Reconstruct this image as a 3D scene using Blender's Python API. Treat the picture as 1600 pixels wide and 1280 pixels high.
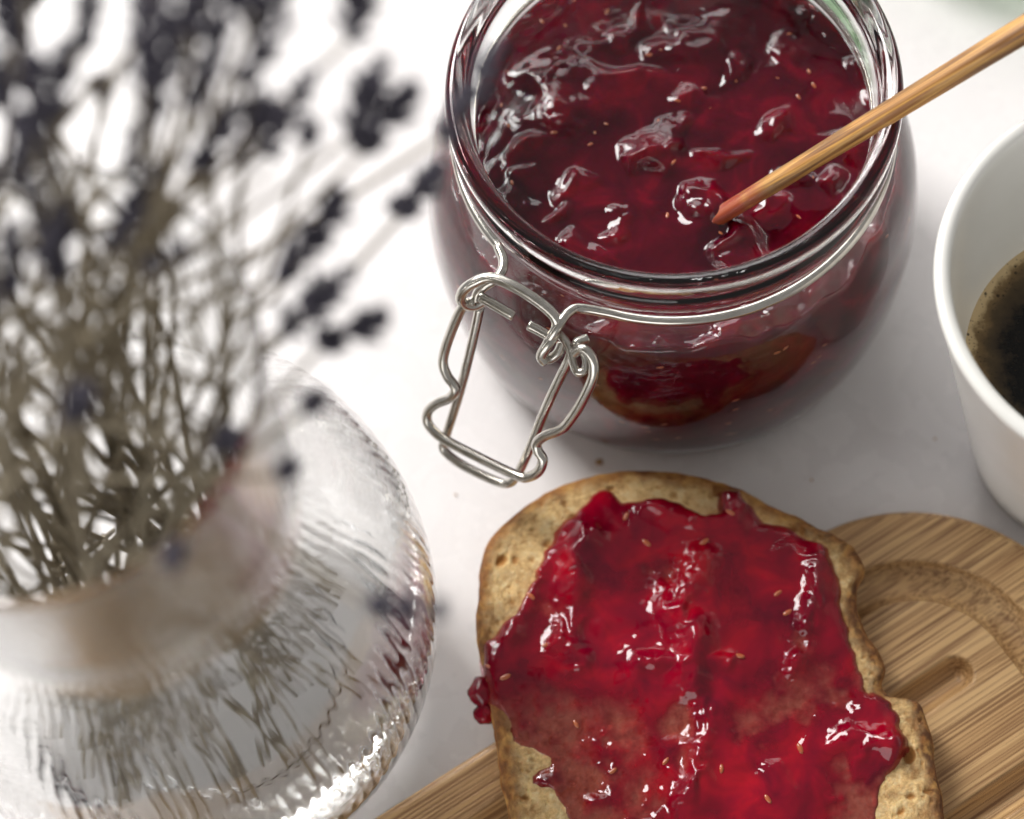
import bpy, bmesh, math, random
import numpy as np
from mathutils import Vector, Matrix

for o in list(bpy.data.objects):
    bpy.data.objects.remove(o)
SC = bpy.context.scene
COL = SC.collection
S = 0.01                      # everything below is measured in centimetres
random.seed(7)
RNG = np.random.default_rng(7)

# ------------------------------------------------------------------ camera
F_PX, TH, ROLL, CAM_H = 3456.0, math.radians(67.14), math.radians(-8.65), 51.05
FW = np.array([0, math.cos(TH), -math.sin(TH)])
U0 = np.array([0, math.sin(TH), math.cos(TH)])
R0 = np.array([1.0, 0, 0])
RT = R0 * math.cos(ROLL) + U0 * math.sin(ROLL)
UP = U0 * math.cos(ROLL) - R0 * math.sin(ROLL)
CP = np.array([0, 0, CAM_H])
cam = bpy.data.cameras.new('camera')
cam.lens = F_PX / 1600 * 36
cam.sensor_width = 36
cam.sensor_fit = 'HORIZONTAL'
cam.clip_start = 0.02
cam.clip_end = 20
cam.dof.use_dof = True
cam.dof.focus_distance = 0.484
cam.dof.aperture_fstop = 7.0
cam.dof.aperture_blades = 0
co = bpy.data.objects.new('camera', cam)
COL.objects.link(co)
m = Matrix.Identity(4)
for i in range(3):
    m[i][0], m[i][1], m[i][2], m[i][3] = RT[i], UP[i], -FW[i], CP[i] * S
co.matrix_world = m
SC.camera = co

# ------------------------------------------------------------------ light
world = bpy.data.worlds.new('World')
SC.world = world
world.use_nodes = True
wb = world.node_tree.nodes['Background']
wb.inputs[0].default_value = (1.0, 0.985, 0.975, 1)
wb.inputs[1].default_value = 0.30


def area_lamp(name, direction, dist, sx, sy, power, color):
    l = bpy.data.lights.new(name, 'AREA')
    l.shape = 'RECTANGLE'
    l.size, l.size_y, l.energy, l.color = sx, sy, power, color
    o = bpy.data.objects.new(name, l)
    COL.objects.link(o)
    d = Vector(direction).normalized()
    t = Vector((0.03, 0.19, 0.03))
    o.location = t + d * dist
    o.rotation_euler = d.to_track_quat('Z', 'Y').to_euler()
    return o


area_lamp('window_light', (-0.44, 0.62, 0.68), 1.7, 0.58, 0.80, 32, (1.0, 0.985, 0.965))
area_lamp('curtain_light', (-0.15, 1.0, 0.50), 1.9, 1.7, 0.9, 20, (1.0, 0.99, 0.985))
area_lamp('fill_light', (-0.60, -0.90, 0.30), 2.0, 2.0, 0.8, 14, (1.0, 0.985, 0.975))  # added fill from the camera side to lift the table, no real source there

SC.view_settings.view_transform = 'Standard'
SC.view_settings.look = 'None'
SC.view_settings.exposure = 0.06
SC.view_settings.gamma = 1
cy = SC.cycles
cy.max_bounces = 15
cy.diffuse_bounces = 3
cy.glossy_bounces = 5
cy.transmission_bounces = 14
cy.use_adaptive_sampling = True
cy.adaptive_threshold = 0.03
cy.transparent_max_bounces = 16
cy.caustics_reflective = True
cy.caustics_refractive = True
cy.sample_clamp_indirect = 25
cy.blur_glossy = 0.3
cy.use_denoising = True


# ------------------------------------------------------------------ helpers
def ray(x, y):
    return FW + RT * (x - 800) / F_PX + UP * (640 - y) / F_PX


def at(x, y, z):
    """photo pixel at a known height above the table -> point in cm"""
    d = ray(x, y)
    return CP + d * (z - CAM_H) / d[2]


def on_plane(x, y, p0, n):
    d = ray(x, y)
    return CP + d * (np.dot(p0 - CP, n) / np.dot(d, n))


def _hash(ix, iy, iz, seed):
    h = (ix.astype(np.int64) * 374761393 + iy.astype(np.int64) * 668265263 + iz.astype(np.int64) * 2147483647 + seed * 974711)
    h = (h ^ (h >> 13)) * 1274126177
    h = h & 0x7fffffff
    h = (h ^ (h >> 16)) * 668265263 & 0x7fffffff
    return (h % 65536) / 32768.0 - 1.0


def noise3(x, y, z=0.0, seed=0):
    x, y, z = np.broadcast_arrays(np.asarray(x, float), np.asarray(y, float), np.asarray(z, float))
    ix, iy, iz = np.floor(x), np.floor(y), np.floor(z)
    fx, fy, fz = x - ix, y - iy, z - iz
    q = lambda t: t * t * t * (t * (t * 6 - 15) + 10)
    ux, uy, uz = q(fx), q(fy), q(fz)
    r = 0
    for dx in (0, 1):
        for dy in (0, 1):
            for dz in (0, 1):
                w = (ux if dx else 1 - ux) * (uy if dy else 1 - uy) * (uz if dz else 1 - uz)
                r = r + w * _hash(ix + dx, iy + dy, iz + dz, seed)
    return r


def fbm(x, y, z=0.0, oct=3, seed=0, gain=0.5):
    r, a, s = 0, 1.0, 1.0
    for k in range(oct):
        r = r + a * noise3(x * s + 13.7 * k, y * s - 7.3 * k, np.asarray(z) * s, seed + k)
        a *= gain
        s *= 2.03
    return r


def sstep(a, b, x):
    t = np.clip((x - a) / (b - a), 0, 1)
    return t * t * (3 - 2 * t)


def link(o, parent=None):
    COL.objects.link(o)
    if parent is not None:
        o.parent = parent
    return o


def tag(o, label, cat, group=None):
    o['label'] = label
    o['category'] = cat
    if group:
        o['group'] = group
    return o


def thing(name, label, cat, base=(0, 0, 0), group=None):
    o = bpy.data.objects.new(name, None)
    o.empty_display_size = 0.01
    link(o)
    o.location = Vector(base) * S
    o['base_cm'] = [float(v) for v in base]
    return tag(o, label, cat, group)


def mesh_data(name, V, F, mat, smooth=True, attrs=None):
    me = bpy.data.meshes.new(name)
    V = np.asarray(V, float) * S
    me.from_pydata(V.tolist(), [], [tuple(int(i) for i in f) for f in F])
    if mat is not None:
        me.materials.append(mat)
    if attrs:
        for k, a in attrs.items():
            at_ = me.attributes.new(k, 'FLOAT', 'POINT')
            at_.data.foreach_set('value', np.asarray(a, dtype=np.float32))
    if smooth:
        me.polygons.foreach_set('use_smooth', [True] * len(me.polygons))
    bm = bmesh.new()
    bm.from_mesh(me)
    bmesh.ops.recalc_face_normals(bm, faces=bm.faces)
    bm.to_mesh(me)
    bm.free()
    me.update()
    return me


def part(name, V, F, mat, parent=None, base=None, smooth=True, attrs=None):
    """one mesh object; V in world cm"""
    if base is None:
        base = parent['base_cm'] if parent is not None and 'base_cm' in parent else (0, 0, 0)
    me = mesh_data(name, np.asarray(V, float) - np.asarray(base, float), F, mat, smooth, attrs)
    o = bpy.data.objects.new(name, me)
    link(o, parent)
    if parent is None:
        o.location = Vector(base) * S
    return o


def catmull(P, k, closed=False):
    P = np.asarray(P, float)
    n = len(P)
    out = []
    rng = range(n if closed else n - 1)
    for i in rng:
        if closed:
            a, b, c, d = P[(i - 1) % n], P[i], P[(i + 1) % n], P[(i + 2) % n]
        else:
            a, b, c, d = P[max(i - 1, 0)], P[i], P[i + 1], P[min(i + 2, n - 1)]
        for j in range(k):
            t = j / k
            out.append(0.5 * ((2 * b) + (c - a) * t + (2 * a - 5 * b + 4 * c - d) * t * t + (3 * b - a - 3 * c + d) * t ** 3))
    if not closed:
        out.append(P[-1])
    return np.array(out)


def tube(P, rad, n=10, cap=True):
    P = np.asarray(P, float)
    m_ = len(P)
    rad = np.full(m_, rad) if np.isscalar(rad) else np.asarray(rad, float)
    T = np.gradient(P, axis=0)
    T /= np.linalg.norm(T, axis=1)[:, None] + 1e-12
    ref = np.array([0, 0, 1.0]) if abs(T[0][2]) < 0.9 else np.array([1.0, 0, 0])
    N = np.cross(T[0], ref)
    N /= np.linalg.norm(N)
    V = []
    a = np.linspace(0, 2 * np.pi, n, endpoint=False)
    for i in range(m_):
        N = N - T[i] * np.dot(N, T[i])
        N /= np.linalg.norm(N) + 1e-12
        B = np.cross(T[i], N)
        V.append(P[i] + rad[i] * (np.cos(a)[:, None] * N + np.sin(a)[:, None] * B))
    V = np.concatenate(V)
    F = []
    for i in range(m_ - 1):
        for j in range(n):
            F.append((i * n + j, i * n + (j + 1) % n, (i + 1) * n + (j + 1) % n, (i + 1) * n + j))
    if cap:
        F.append(tuple(range(n))[::-1])
        F.append(tuple((m_ - 1) * n + j for j in range(n)))
    return V, F


def join(parts):
    V, F, o = [], [], 0
    for v, f in parts:
        V.append(np.asarray(v, float))
        F += [tuple(i + o for i in q) for q in f]
        o += len(v)
    return np.concatenate(V), F


def lathe(prof, n, c=(0, 0, 0), closed=True, rfun=None):
    """revolve (r, z) points; closed means both ends sit on the axis"""
    prof = np.asarray(prof, float)
    a = np.linspace(0, 2 * np.pi, n, endpoint=False)
    V, F = [], []
    for (r, z) in prof:
        rr = np.full(n, max(r, 0.002))
        if rfun is not None:
            rr = rr + rfun(a, r, z)
        V.append(np.stack([c[0] + rr * np.cos(a), c[1] + rr * np.sin(a), np.full(n, c[2] + z)], -1))
    V = np.concatenate(V)
    k = len(prof)
    for i in range(k - 1):
        for j in range(n):
            F.append((i * n + j, i * n + (j + 1) % n, (i + 1) * n + (j + 1) % n, (i + 1) * n + j))
    if closed:
        F.append(tuple(range(n))[::-1])
        F.append(tuple((k - 1) * n + j for j in range(n)))
    return V, F


def poly_sdf(x, y, P):
    """signed distance to polygon, positive inside"""
    P = np.asarray(P, float)
    d = np.full(x.shape, 1e9)
    ins = np.zeros(x.shape, bool)
    n = len(P)
    for i in range(n):
        a, b = P[i], P[(i + 1) % n]
        e = b - a
        wx, wy = x - a[0], y - a[1]
        t = np.clip((wx * e[0] + wy * e[1]) / (e @ e + 1e-12), 0, 1)
        d = np.minimum(d, (wx - e[0] * t) ** 2 + (wy - e[1] * t) ** 2)
        c = ((a[1] <= y) & (b[1] > y)) | ((b[1] <= y) & (a[1] > y))
        with np.errstate(divide='ignore', invalid='ignore'):
            xi = a[0] + (y - a[1]) * e[0] / (e[1] if abs(e[1]) > 1e-12 else 1e-12)
        ins ^= c & (x < xi)
    d = np.sqrt(d)
    return np.where(ins, d, -d)


# ------------------------------------------------------------------ materials
class NT:
    def __init__(self, name):
        self.m = bpy.data.materials.new(name)
        self.m.use_nodes = True
        self.t = self.m.node_tree
        self.t.nodes.clear()
        self.out = self.t.nodes.new('ShaderNodeOutputMaterial')

    def n(self, typ, **kw):
        nd = self.t.nodes.new('ShaderNode' + typ)
        for k, v in kw.items():
            setattr(nd, k, v)
        return nd

    def l(self, a, b):
        self.t.links.new(a, b)

    def bsdf(self, color=(0.8, 0.8, 0.8), rough=0.5, **kw):
        b = self.n('BsdfPrincipled')
        b.inputs['Base Color'].default_value = (*color, 1)
        b.inputs['Roughness'].default_value = rough
        for k, v in kw.items():
            b.inputs[k.replace('_', ' ')].default_value = v
        self.l(b.outputs[0], self.out.inputs[0])
        return b

    def coords(self, scale=(100, 100, 100), kind='Object'):
        tc = self.n('TexCoord')
        mp = self.n('Mapping')
        mp.inputs['Scale'].default_value = scale
        self.l(tc.outputs[kind], mp.inputs[0])
        return mp.outputs[0]

    def noise(self, vec, scale=1, detail=3, rough=0.5, dist=0):
        nd = self.n('TexNoise')
        nd.inputs['Scale'].default_value = scale
        nd.inputs['Detail'].default_value = detail
        nd.inputs['Roughness'].default_value = rough
        nd.inputs['Distortion'].default_value = dist
        self.l(vec, nd.inputs['Vector'])
        return nd.outputs[0]

    def ramp(self, fac, stops):
        r = self.n('ValToRGB')
        el = r.color_ramp.elements
        while len(el) < len(stops):
            el.new(0.5)
        for e, (p, c) in zip(el, stops):
            e.position = p
            e.color = (*c, 1) if len(c) == 3 else c
        self.l(fac, r.inputs[0])
        return r.outputs[0]

    def mix(self, fac, a, b, mode='MIX'):
        nd = self.n('Mix', data_type='RGBA', blend_type=mode)
        for s, v in ((0, fac), (6, a), (7, b)):
            if isinstance(v, (int, float)):
                nd.inputs[s].default_value = v
            elif isinstance(v, tuple):
                nd.inputs[s].default_value = (*v, 1)
            else:
                self.l(v, nd.inputs[s])
        return nd.outputs[2]

    def math(self, op, a, b=0.0):
        nd = self.n('Math', operation=op)
        for i, v in enumerate((a, b)):
            if isinstance(v, (int, float)):
                nd.inputs[i].default_value = v
            else:
                self.l(v, nd.inputs[i])
        return nd.outputs[0]

    def bump(self, h, strength, dist, bsdf):
        b = self.n('Bump')
        b.inputs['Strength'].default_value = strength
        b.inputs['Distance'].default_value = dist
        self.l(h, b.inputs['Height'])
        self.l(b.outputs[0], bsdf.inputs['Normal'])
        return b

    def attr(self, name):
        a = self.n('Attribute')
        a.attribute_name = name
        return a.outputs['Fac']


def m_table():
    t = NT('white_laminate')
    b = t.bsdf((0.8, 0.78, 0.78), 0.28)
    v = t.coords()
    c = t.ramp(t.noise(v, 0.35, 4), [(0.3, (0.795, 0.765, 0.757)), (0.7, (0.82, 0.79, 0.782))])
    spk = t.ramp(t.noise(v, 9, 2), [(0.80, (1, 1, 1)), (0.86, (0.82, 0.8, 0.78))])
    c = t.mix(1.0, c, spk, 'MULTIPLY')
    t.l(c, b.inputs['Base Color'])
    r = t.ramp(t.noise(v, 0.8, 4), [(0.3, (0.22,) * 3), (0.7, (0.34,) * 3)])
    t.l(r, b.inputs['Roughness'])
    t.bump(t.noise(v, 1.2, 2), 0.02, 0.002, b)
    return t.m


def m_glass(name, color=(1, 1, 1), rough=0.0, ior=1.5, bump=None):
    t = NT(name)
    b = t.bsdf(color, rough, IOR=ior, Transmission_Weight=1.0)
    if bump:
        v = t.coords()
        t.bump(t.noise(v, bump[0], 2), bump[1], 0.001, b)
    return t.m


def m_steel():
    t = NT('wire_steel')
    b = t.bsdf((0.62, 0.60, 0.56), 0.22, Metallic=1.0)
    v = t.coords()
    t.l(t.ramp(t.noise(v, 2.5, 3), [(0.35, (0.50, 0.47, 0.42)), (0.65, (0.60, 0.57, 0.52))]), b.inputs['Base Color'])
    return t.m


def m_jar_jam():
    t = NT('raspberry_jam')
    v = t.coords()
    b = t.bsdf((0.2, 0.005, 0.015), 0.045, IOR=1.47, Subsurface_Weight=1.0, Subsurface_Scale=1.0)
    b.inputs['Subsurface Radius'].default_value = (0.022, 0.0012, 0.0022)
    n = t.noise(v, 0.9, 3, 0.55, 0.6)
    c = t.ramp(n, [(0.32, (0.045, 0.0003, 0.005)), (0.55, (0.095, 0.0004, 0.008)), (0.76, (0.21, 0.0010, 0.012))])
    t.l(c, b.inputs['Base Color'])
    return t.m


def m_toast_jam():
    t = NT('spread_jam')
    v = t.coords()
    th = t.attr('thick')
    # the set jelly: what light scatters back from pulp inside it
    df = t.n('BsdfDiffuse')
    deep = t.ramp(t.noise(v, 1.0, 3, 0.55, 0.5), [(0.30, (0.12, 0.0003, 0.012)), (0.52, (0.25, 0.0005, 0.014)), (0.74, (0.42, 0.003, 0.014))])
    soak = t.ramp(t.noise(v, 4.5, 4, 0.65), [(0.32, (0.36, 0.030, 0.030)), (0.52, (0.50, 0.085, 0.070)), (0.72, (0.60, 0.16, 0.12))])
    c = t.mix(t.ramp(th, [(0.08, (0, 0, 0)), (0.50, (1, 1, 1))]), soak, deep)
    t.l(c, df.inputs[0])
    # the clear part: the bread seen through it, redder the thicker the layer
    k = t.n('Combine' + 'Color')
    for i, ab in enumerate((0.10, 2.3, 2.0)):
        e = t.math('POWER', 2.718, t.math('MULTIPLY', t.math('ADD', th, 0.16), -ab))
        t.l(e, k.inputs[i])
    tr = t.n('BsdfTransparent')
    t.l(k.outputs[0], tr.inputs[0])
    m0 = t.n('MixShader')
    t.l(t.ramp(th, [(0.05, (0.30,) * 3), (0.40, (0.55,) * 3), (0.9, (0.88,) * 3)]), m0.inputs[0])
    t.l(tr.outputs[0], m0.inputs[1])
    t.l(df.outputs[0], m0.inputs[2])
    gl = t.n('BsdfGlossy')
    gl.inputs['Roughness'].default_value = 0.025
    fr = t.n('Fresnel')
    fr.inputs['IOR'].default_value = 1.52
    m1 = t.n('MixShader')
    t.l(fr.outputs[0], m1.inputs[0])
    t.l(m0.outputs[0], m1.inputs[1])
    t.l(gl.outputs[0], m1.inputs[2])
    t.l(m1.outputs[0], t.out.inputs[0])
    return t.m


def m_seed():
    t = NT('seed')
    v = t.coords()
    b = t.bsdf((0.5, 0.2, 0.05), 0.35, Coat_Weight=0.6)
    t.l(t.ramp(t.noise(v, 2, 2), [(0.35, (0.34, 0.055, 0.02)), (0.65, (0.50, 0.17, 0.05))]), b.inputs['Base Color'])
    return t.m


def m_bread():
    t = NT('toasted_bread')
    v = t.coords()
    b = t.bsdf((0.6, 0.4, 0.2), 0.85, Subsurface_Weight=0.15)
    b.inputs['Subsurface Radius'].default_value = (0.002, 0.001, 0.0005)
    crumb = t.ramp(t.noise(v, 4.5, 5, 0.65), [(0.32, (0.60, 0.36, 0.145)), (0.48, (0.87, 0.60, 0.27)), (0.64, (0.92, 0.71, 0.38))])
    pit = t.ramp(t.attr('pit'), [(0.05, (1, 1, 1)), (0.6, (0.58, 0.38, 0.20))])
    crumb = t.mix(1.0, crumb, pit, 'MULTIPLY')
    toast = t.ramp(t.noise(v, 1.7, 5, 0.7), [(0.40, (0, 0, 0)), (0.66, (1, 1, 1))])
    crumb = t.mix(t.math('MULTIPLY', t.math('MULTIPLY', toast, 0.75), t.attr('toasty')), crumb, (0.28, 0.125, 0.035))
    crust = t.ramp(t.noise(v, 2.4, 4), [(0.34, (0.24, 0.085, 0.022)), (0.5, (0.46, 0.20, 0.05)), (0.66, (0.66, 0.36, 0.10))])
    crust = t.mix(t.math('MULTIPLY', t.attr('toasty'), t.ramp(t.noise(v, 5, 4), [(0.38, (0.15,) * 3), (0.60, (0.9,) * 3)])), crust, (0.15, 0.055, 0.016))
    c = t.mix(t.attr('crust'), crumb, crust)
    t.l(c, b.inputs['Base Color'])
    t.bump(t.noise(v, 10, 5, 0.75), 0.8, 0.0013, b)
    return t.m


def m_bamboo():
    t = NT('bamboo')
    tc = t.n('TexCoord')

    def mp(sc):
        k = t.n('Mapping')
        k.inputs['Scale'].default_value = sc
        t.l(tc.outputs['Object'], k.inputs[0])
        return k.outputs[0]
    b = t.bsdf((0.5, 0.3, 0.15), 0.48)
    strip = t.ramp(t.noise(mp((2.0, 90, 90)), 1, 2), [(0.3, (0.52, 0.31, 0.132)), (0.5, (0.60, 0.375, 0.168)), (0.7, (0.67, 0.44, 0.21))])
    fine = t.noise(mp((24, 2300, 2300)), 1, 2, 0.5)
    fib = t.ramp(fine, [(0.51, (0, 0, 0)), (0.58, (1, 1, 1))])
    fine2 = t.noise(mp((11, 950, 950)), 1, 2, 0.5)
    fib2 = t.ramp(fine2, [(0.47, (0, 0, 0)), (0.64, (1, 1, 1))])
    c = t.mix(t.math('MULTIPLY', fib, 0.78), strip, (0.17, 0.070, 0.022))
    c = t.mix(t.math('MULTIPLY', fib2, 0.45), c, (0.25, 0.115, 0.04))
    t.l(c, b.inputs['Base Color'])
    t.bump(t.math('MULTIPLY', fine, -1.0), 0.25, 0.0004, b)
    return t.m


def m_spoon():
    t = NT('olive_wood')
    tc = t.n('TexCoord')

    def mp(sc):
        k = t.n('Mapping')
        k.inputs['Scale'].default_value = sc
        t.l(tc.outputs['Object'], k.inputs[0])
        return k.outputs[0]
    b = t.bsdf((0.6, 0.33, 0.1), 0.42)
    c = t.ramp(t.noise(mp((14, 420, 420)), 1, 4, 0.6, 0.8), [(0.38, (0.13, 0.05, 0.012)), (0.46, (0.40, 0.18, 0.04)), (0.53, (0.60, 0.33, 0.09)), (0.62, (0.32, 0.13, 0.03))])
    d = t.ramp(t.noise(mp((28, 520, 520)), 1, 2), [(0.53, (0, 0, 0)), (0.60, (1, 1, 1))])
    c = t.mix(t.math('MULTIPLY', d, 0.7), c, (0.14, 0.06, 0.02))
    c = t.mix(t.math('MULTIPLY', t.attr('stain'), 0.85), c, (0.28, 0.025, 0.008))
    t.l(c, b.inputs['Base Color'])
    return t.m


def m_ceramic():
    t = NT('white_ceramic')
    b = t.bsdf((0.80, 0.80, 0.775), 0.2)
    v = t.coords()
    t.l(t.ramp(t.noise(v, 0.6, 3), [(0.3, (0.79, 0.78, 0.735)), (0.7, (0.82, 0.81, 0.77))]), b.inputs['Base Color'])
    return t.m


def m_coffee():
    t = NT('coffee')
    v = t.coords()
    b = t.bsdf((0.05, 0.03, 0.015), 0.12, IOR=1.34)
    e = t.attr('foam')
    nz = t.noise(v, 1.6, 4, 0.6)
    f = t.math('ADD', e, t.math('MULTIPLY', t.math('SUBTRACT', nz, 0.5), 0.65))
    c = t.ramp(f, [(0.36, (0.005, 0.004, 0.003)), (0.44, (0.045, 0.031, 0.017)), (0.62, (0.085, 0.056, 0.027)), (0.78, (0.20, 0.13, 0.058)), (0.88, (0.56, 0.42, 0.23))])
    vo = t.n('TexVoronoi')
    vo.inputs['Scale'].default_value = 4.2
    t.l(v, vo.inputs['Vector'])
    dots = t.ramp(vo.outputs['Distance'], [(0.15, (1, 1, 1)), (0.20, (0, 0, 0))])
    vo2 = t.n('TexVoronoi')
    vo2.inputs['Scale'].default_value = 9.5
    t.l(v, vo2.inputs['Vector'])
    dots2 = t.ramp(vo2.outputs['Distance'], [(0.16, (1, 1, 1)), (0.24, (0, 0, 0))])
    c = t.mix(t.math('MULTIPLY', dots, 0.85), c, (0.018, 0.012, 0.007))
    c = t.mix(t.math('MULTIPLY', dots2, 0.5), c, (0.03, 0.02, 0.012))
    t.l(c, b.inputs['Base Color'])
    t.l(t.ramp(f, [(0.2, (0.04,) * 3), (0.5, (0.5,) * 3)]), b.inputs['Roughness'])
    return t.m


def m_stem():
    t = NT('dry_stem')
    v = t.coords()
    b = t.bsdf((0.2, 0.15, 0.09), 0.7)
    t.l(t.ramp(t.noise(v, 1.2, 4), [(0.3, (0.17, 0.135, 0.085)), (0.5, (0.26, 0.215, 0.145)), (0.7, (0.36, 0.31, 0.22))]), b.inputs['Base Color'])
    return t.m


def m_flower():
    t = NT('lavender_bud')
    v = t.coords()
    b = t.bsdf((0.03, 0.03, 0.05), 0.85)
    t.l(t.ramp(t.noise(v, 3, 4), [(0.3, (0.040, 0.036, 0.050)), (0.55, (0.080, 0.072, 0.098)), (0.75, (0.15, 0.135, 0.165))]), b.inputs['Base Color'])
    return t.m


MT_TABLE, MT_STEEL, MT_JAM, MT_SPREAD = m_table(), m_steel(), m_jar_jam(), m_toast_jam()
MT_GLASS = m_glass('clear_glass', (0.985, 0.995, 0.99), 0.0, 1.5, (1.1, 0.06))
def m_vase():
    t = NT('vase_glass')
    b = t.bsdf((0.99, 0.995, 0.992), 0.0, IOR=1.45, Transmission_Weight=1.0)
    tc = t.n('TexCoord')
    sp = t.n('SeparateXYZ')
    t.l(tc.outputs['Object'], sp.inputs[0])
    # the neck is finely combed and reads as satin glass, the body is clear
    mr = t.n('MapRange')
    for i, v in enumerate((0.108, 0.130, 0.0, 0.13)):
        mr.inputs[1 + i].default_value = v
    t.l(sp.outputs[2], mr.inputs[0])
    t.l(mr.outputs[0], b.inputs['Roughness'])
    return t.m


MT_VASE = m_vase()
MT_GREEN = m_glass('green_glass', (0.72, 0.88, 0.70), 0.02, 1.5)
MT_SEED, MT_BREAD, MT_BAMBOO, MT_SPOON = m_seed(), m_bread(), m_bamboo(), m_spoon()
MT_CERAMIC, MT_COFFEE, MT_STEM, MT_FLOWER = m_ceramic(), m_coffee(), m_stem(), m_flower()

# ------------------------------------------------------------------ table
TX0, TX1, TY0, TY1 = -70, 75, 1.5, 95
tb = [(TX0, TY0, 0), (TX1, TY0, 0), (TX1, TY1, 0), (TX0, TY1, 0), (TX0, TY0, -2.5), (TX1, TY0, -2.5), (TX1, TY1, -2.5), (TX0, TY1, -2.5)]
tbl = part('table', tb, [(0, 1, 2, 3), (7, 6, 5, 4), (0, 4, 5, 1), (1, 5, 6, 2), (2, 6, 7, 3), (3, 7, 4, 0)], MT_TABLE, smooth=False)
tbl['kind'] = 'structure'

# ------------------------------------------------------------------ cutting board
BZ = 1.2
e0, e1 = at(580, 1280, BZ), at(1290, 826, BZ)
eu = (e1 - e0)[:2]
ang = math.atan2(eu[1], eu[0])
cu, su = math.cos(ang), math.sin(ang)
# local frame: origin at the straight edge's foot under e1, u along the grain, v inwards
BW, BR = 13.6, 4.9


def to_board(p):
    d = np.asarray(p)[:2] - e1[:2]
    return np.array([d[0] * cu + d[1] * su, d[0] * su - d[1] * cu])


apex = to_board(at(1600, 848, BZ))
u_c = 0.0
best = None
arc = [to_board(at(x, y, BZ)) for x, y in ((1350, 806), (1430, 797), (1500, 805), (1560, 827), (1600, 848))]
for rr in np.arange(3.6, 7.5, 0.1):
    for uc in np.arange(-2.5, 3.0, 0.1):
        er = sum(abs(math.hypot(p[0] - uc, p[1] - rr) - rr) for p in arc)
        if best is None or er < best[0]:
            best = (er, rr, uc)
BR, u_c = best[1], best[2]
UMIN = -26.0
UEND = u_c + BR


def board_sdf(u, v, r, inset=0.0):
    """distance inside the rounded outline (right end rounded)"""
    x = u - u_c
    dv = np.minimum(v, BW - v)
    cx = np.maximum(x, 0)
    cyv = np.maximum(r - dv, 0)
    corner = r - np.sqrt(np.maximum(x, 0) ** 2 + cyv ** 2)
    return np.where((x > 0) & (dv < r), corner, np.minimum(dv, np.where(x > 0, r - x, 1e3)))


def board_h(u, v):
    d = board_sdf(u, v, BR)
    h = np.full(u.shape, BZ)
    # rounded outer edge
    h -= 0.16 * (1 - np.sqrt(np.clip(1 - (1 - np.clip(d / 0.22, 0, 1)) ** 2, 0, 1)))
    g = (d - 1.74) / 0.50
    h -= 0.44 * np.sqrt(np.clip(1 - g * g, 0, 1)) * sstep(1.0, 0.92, np.abs(g))
    for vc, ue in SLOTS:
        du = np.maximum(u - ue, 0)
        q = np.sqrt(du ** 2 + (v - vc) ** 2) / 0.40
        h -= 0.50 * np.sqrt(np.clip(1 - q * q, 0, 1)) * sstep(1.0, 0.9, q)
    return h


s1 = to_board(at(1508, 1042, BZ))
s2 = to_board(at(1560, 1250, BZ))
SLOTS = [(s1[1], s1[0] - 0.25), (s2[1], s2[0] + 4.2), (s2[1] + (s2[1] - s1[1]), s2[0] + 3.2)]
nv = 230
vs = np.concatenate([BW * 0.5 * (1 - np.cos(np.linspace(0, math.pi, 60)))[:6], np.linspace(0.12, BW - 0.12, nv), BW - (BW * 0.5 * (1 - np.cos(np.linspace(0, math.pi, 60)))[:6])[::-1]])
vs = np.unique(np.round(vs, 4))
nu_ = 300
rows = []
for v in vs:
    dv = min(v, BW - v)
    ue = u_c + (math.sqrt(max(BR ** 2 - (BR - dv) ** 2, 0)) if dv < BR else BR)
    t = np.linspace(0, 1, nu_)
    coarse = UMIN + (-6.0 - UMIN) * np.linspace(0, 1, 40, endpoint=False)
    tt = np.linspace(0, 1, nu_ - 40)
    tt = 1 - (1 - tt) ** 1.15
    u = np.concatenate([coarse, -6.0 + (ue + 6.0) * tt])
    rows.append(np.stack([u, np.full(nu_, v)], -1))
G = np.array(rows)
hh = board_h(G[..., 0], G[..., 1])
Vt = np.stack([G[..., 0], -G[..., 1], hh], -1).reshape(-1, 3)
nr = len(vs)
Vb = Vt.copy()
Vb[:, 2] = 0.12
F = []
for i in range(nr - 1):
    for j in range(nu_ - 1):
        a = i * nu_ + j
        F.append((a, a + 1, a + nu_ + 1, a + nu_))
loop = [j for j in range(nu_)] + [i * nu_ + nu_ - 1 for i in range(1, nr)] + [(nr - 1) * nu_ + j for j in range(nu_ - 2, -1, -1)] + [i * nu_ for i in range(nr - 2, 0, -1)]
nb = len(Vt)
Vbb = Vt[loop].copy()
Vbb[:, 2] = 0.10
V = np.concatenate([Vt, Vbb])
for k in range(len(loop)):
    k2 = (k + 1) % len(loop)
    F.append((loop[k], nb + k, nb + k2, loop[k2]))
F.append(tuple(nb + k for k in range(len(loop))))
bo = part('cutting_board', V, F, MT_BAMBOO)
bo.location = Vector((e1[0], e1[1], 0)) * S
bo.rotation_euler = (0, 0, ang)
tag(bo, 'light bamboo board with rounded end, rim groove and slots, under the jam toast', 'cutting board')

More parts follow.
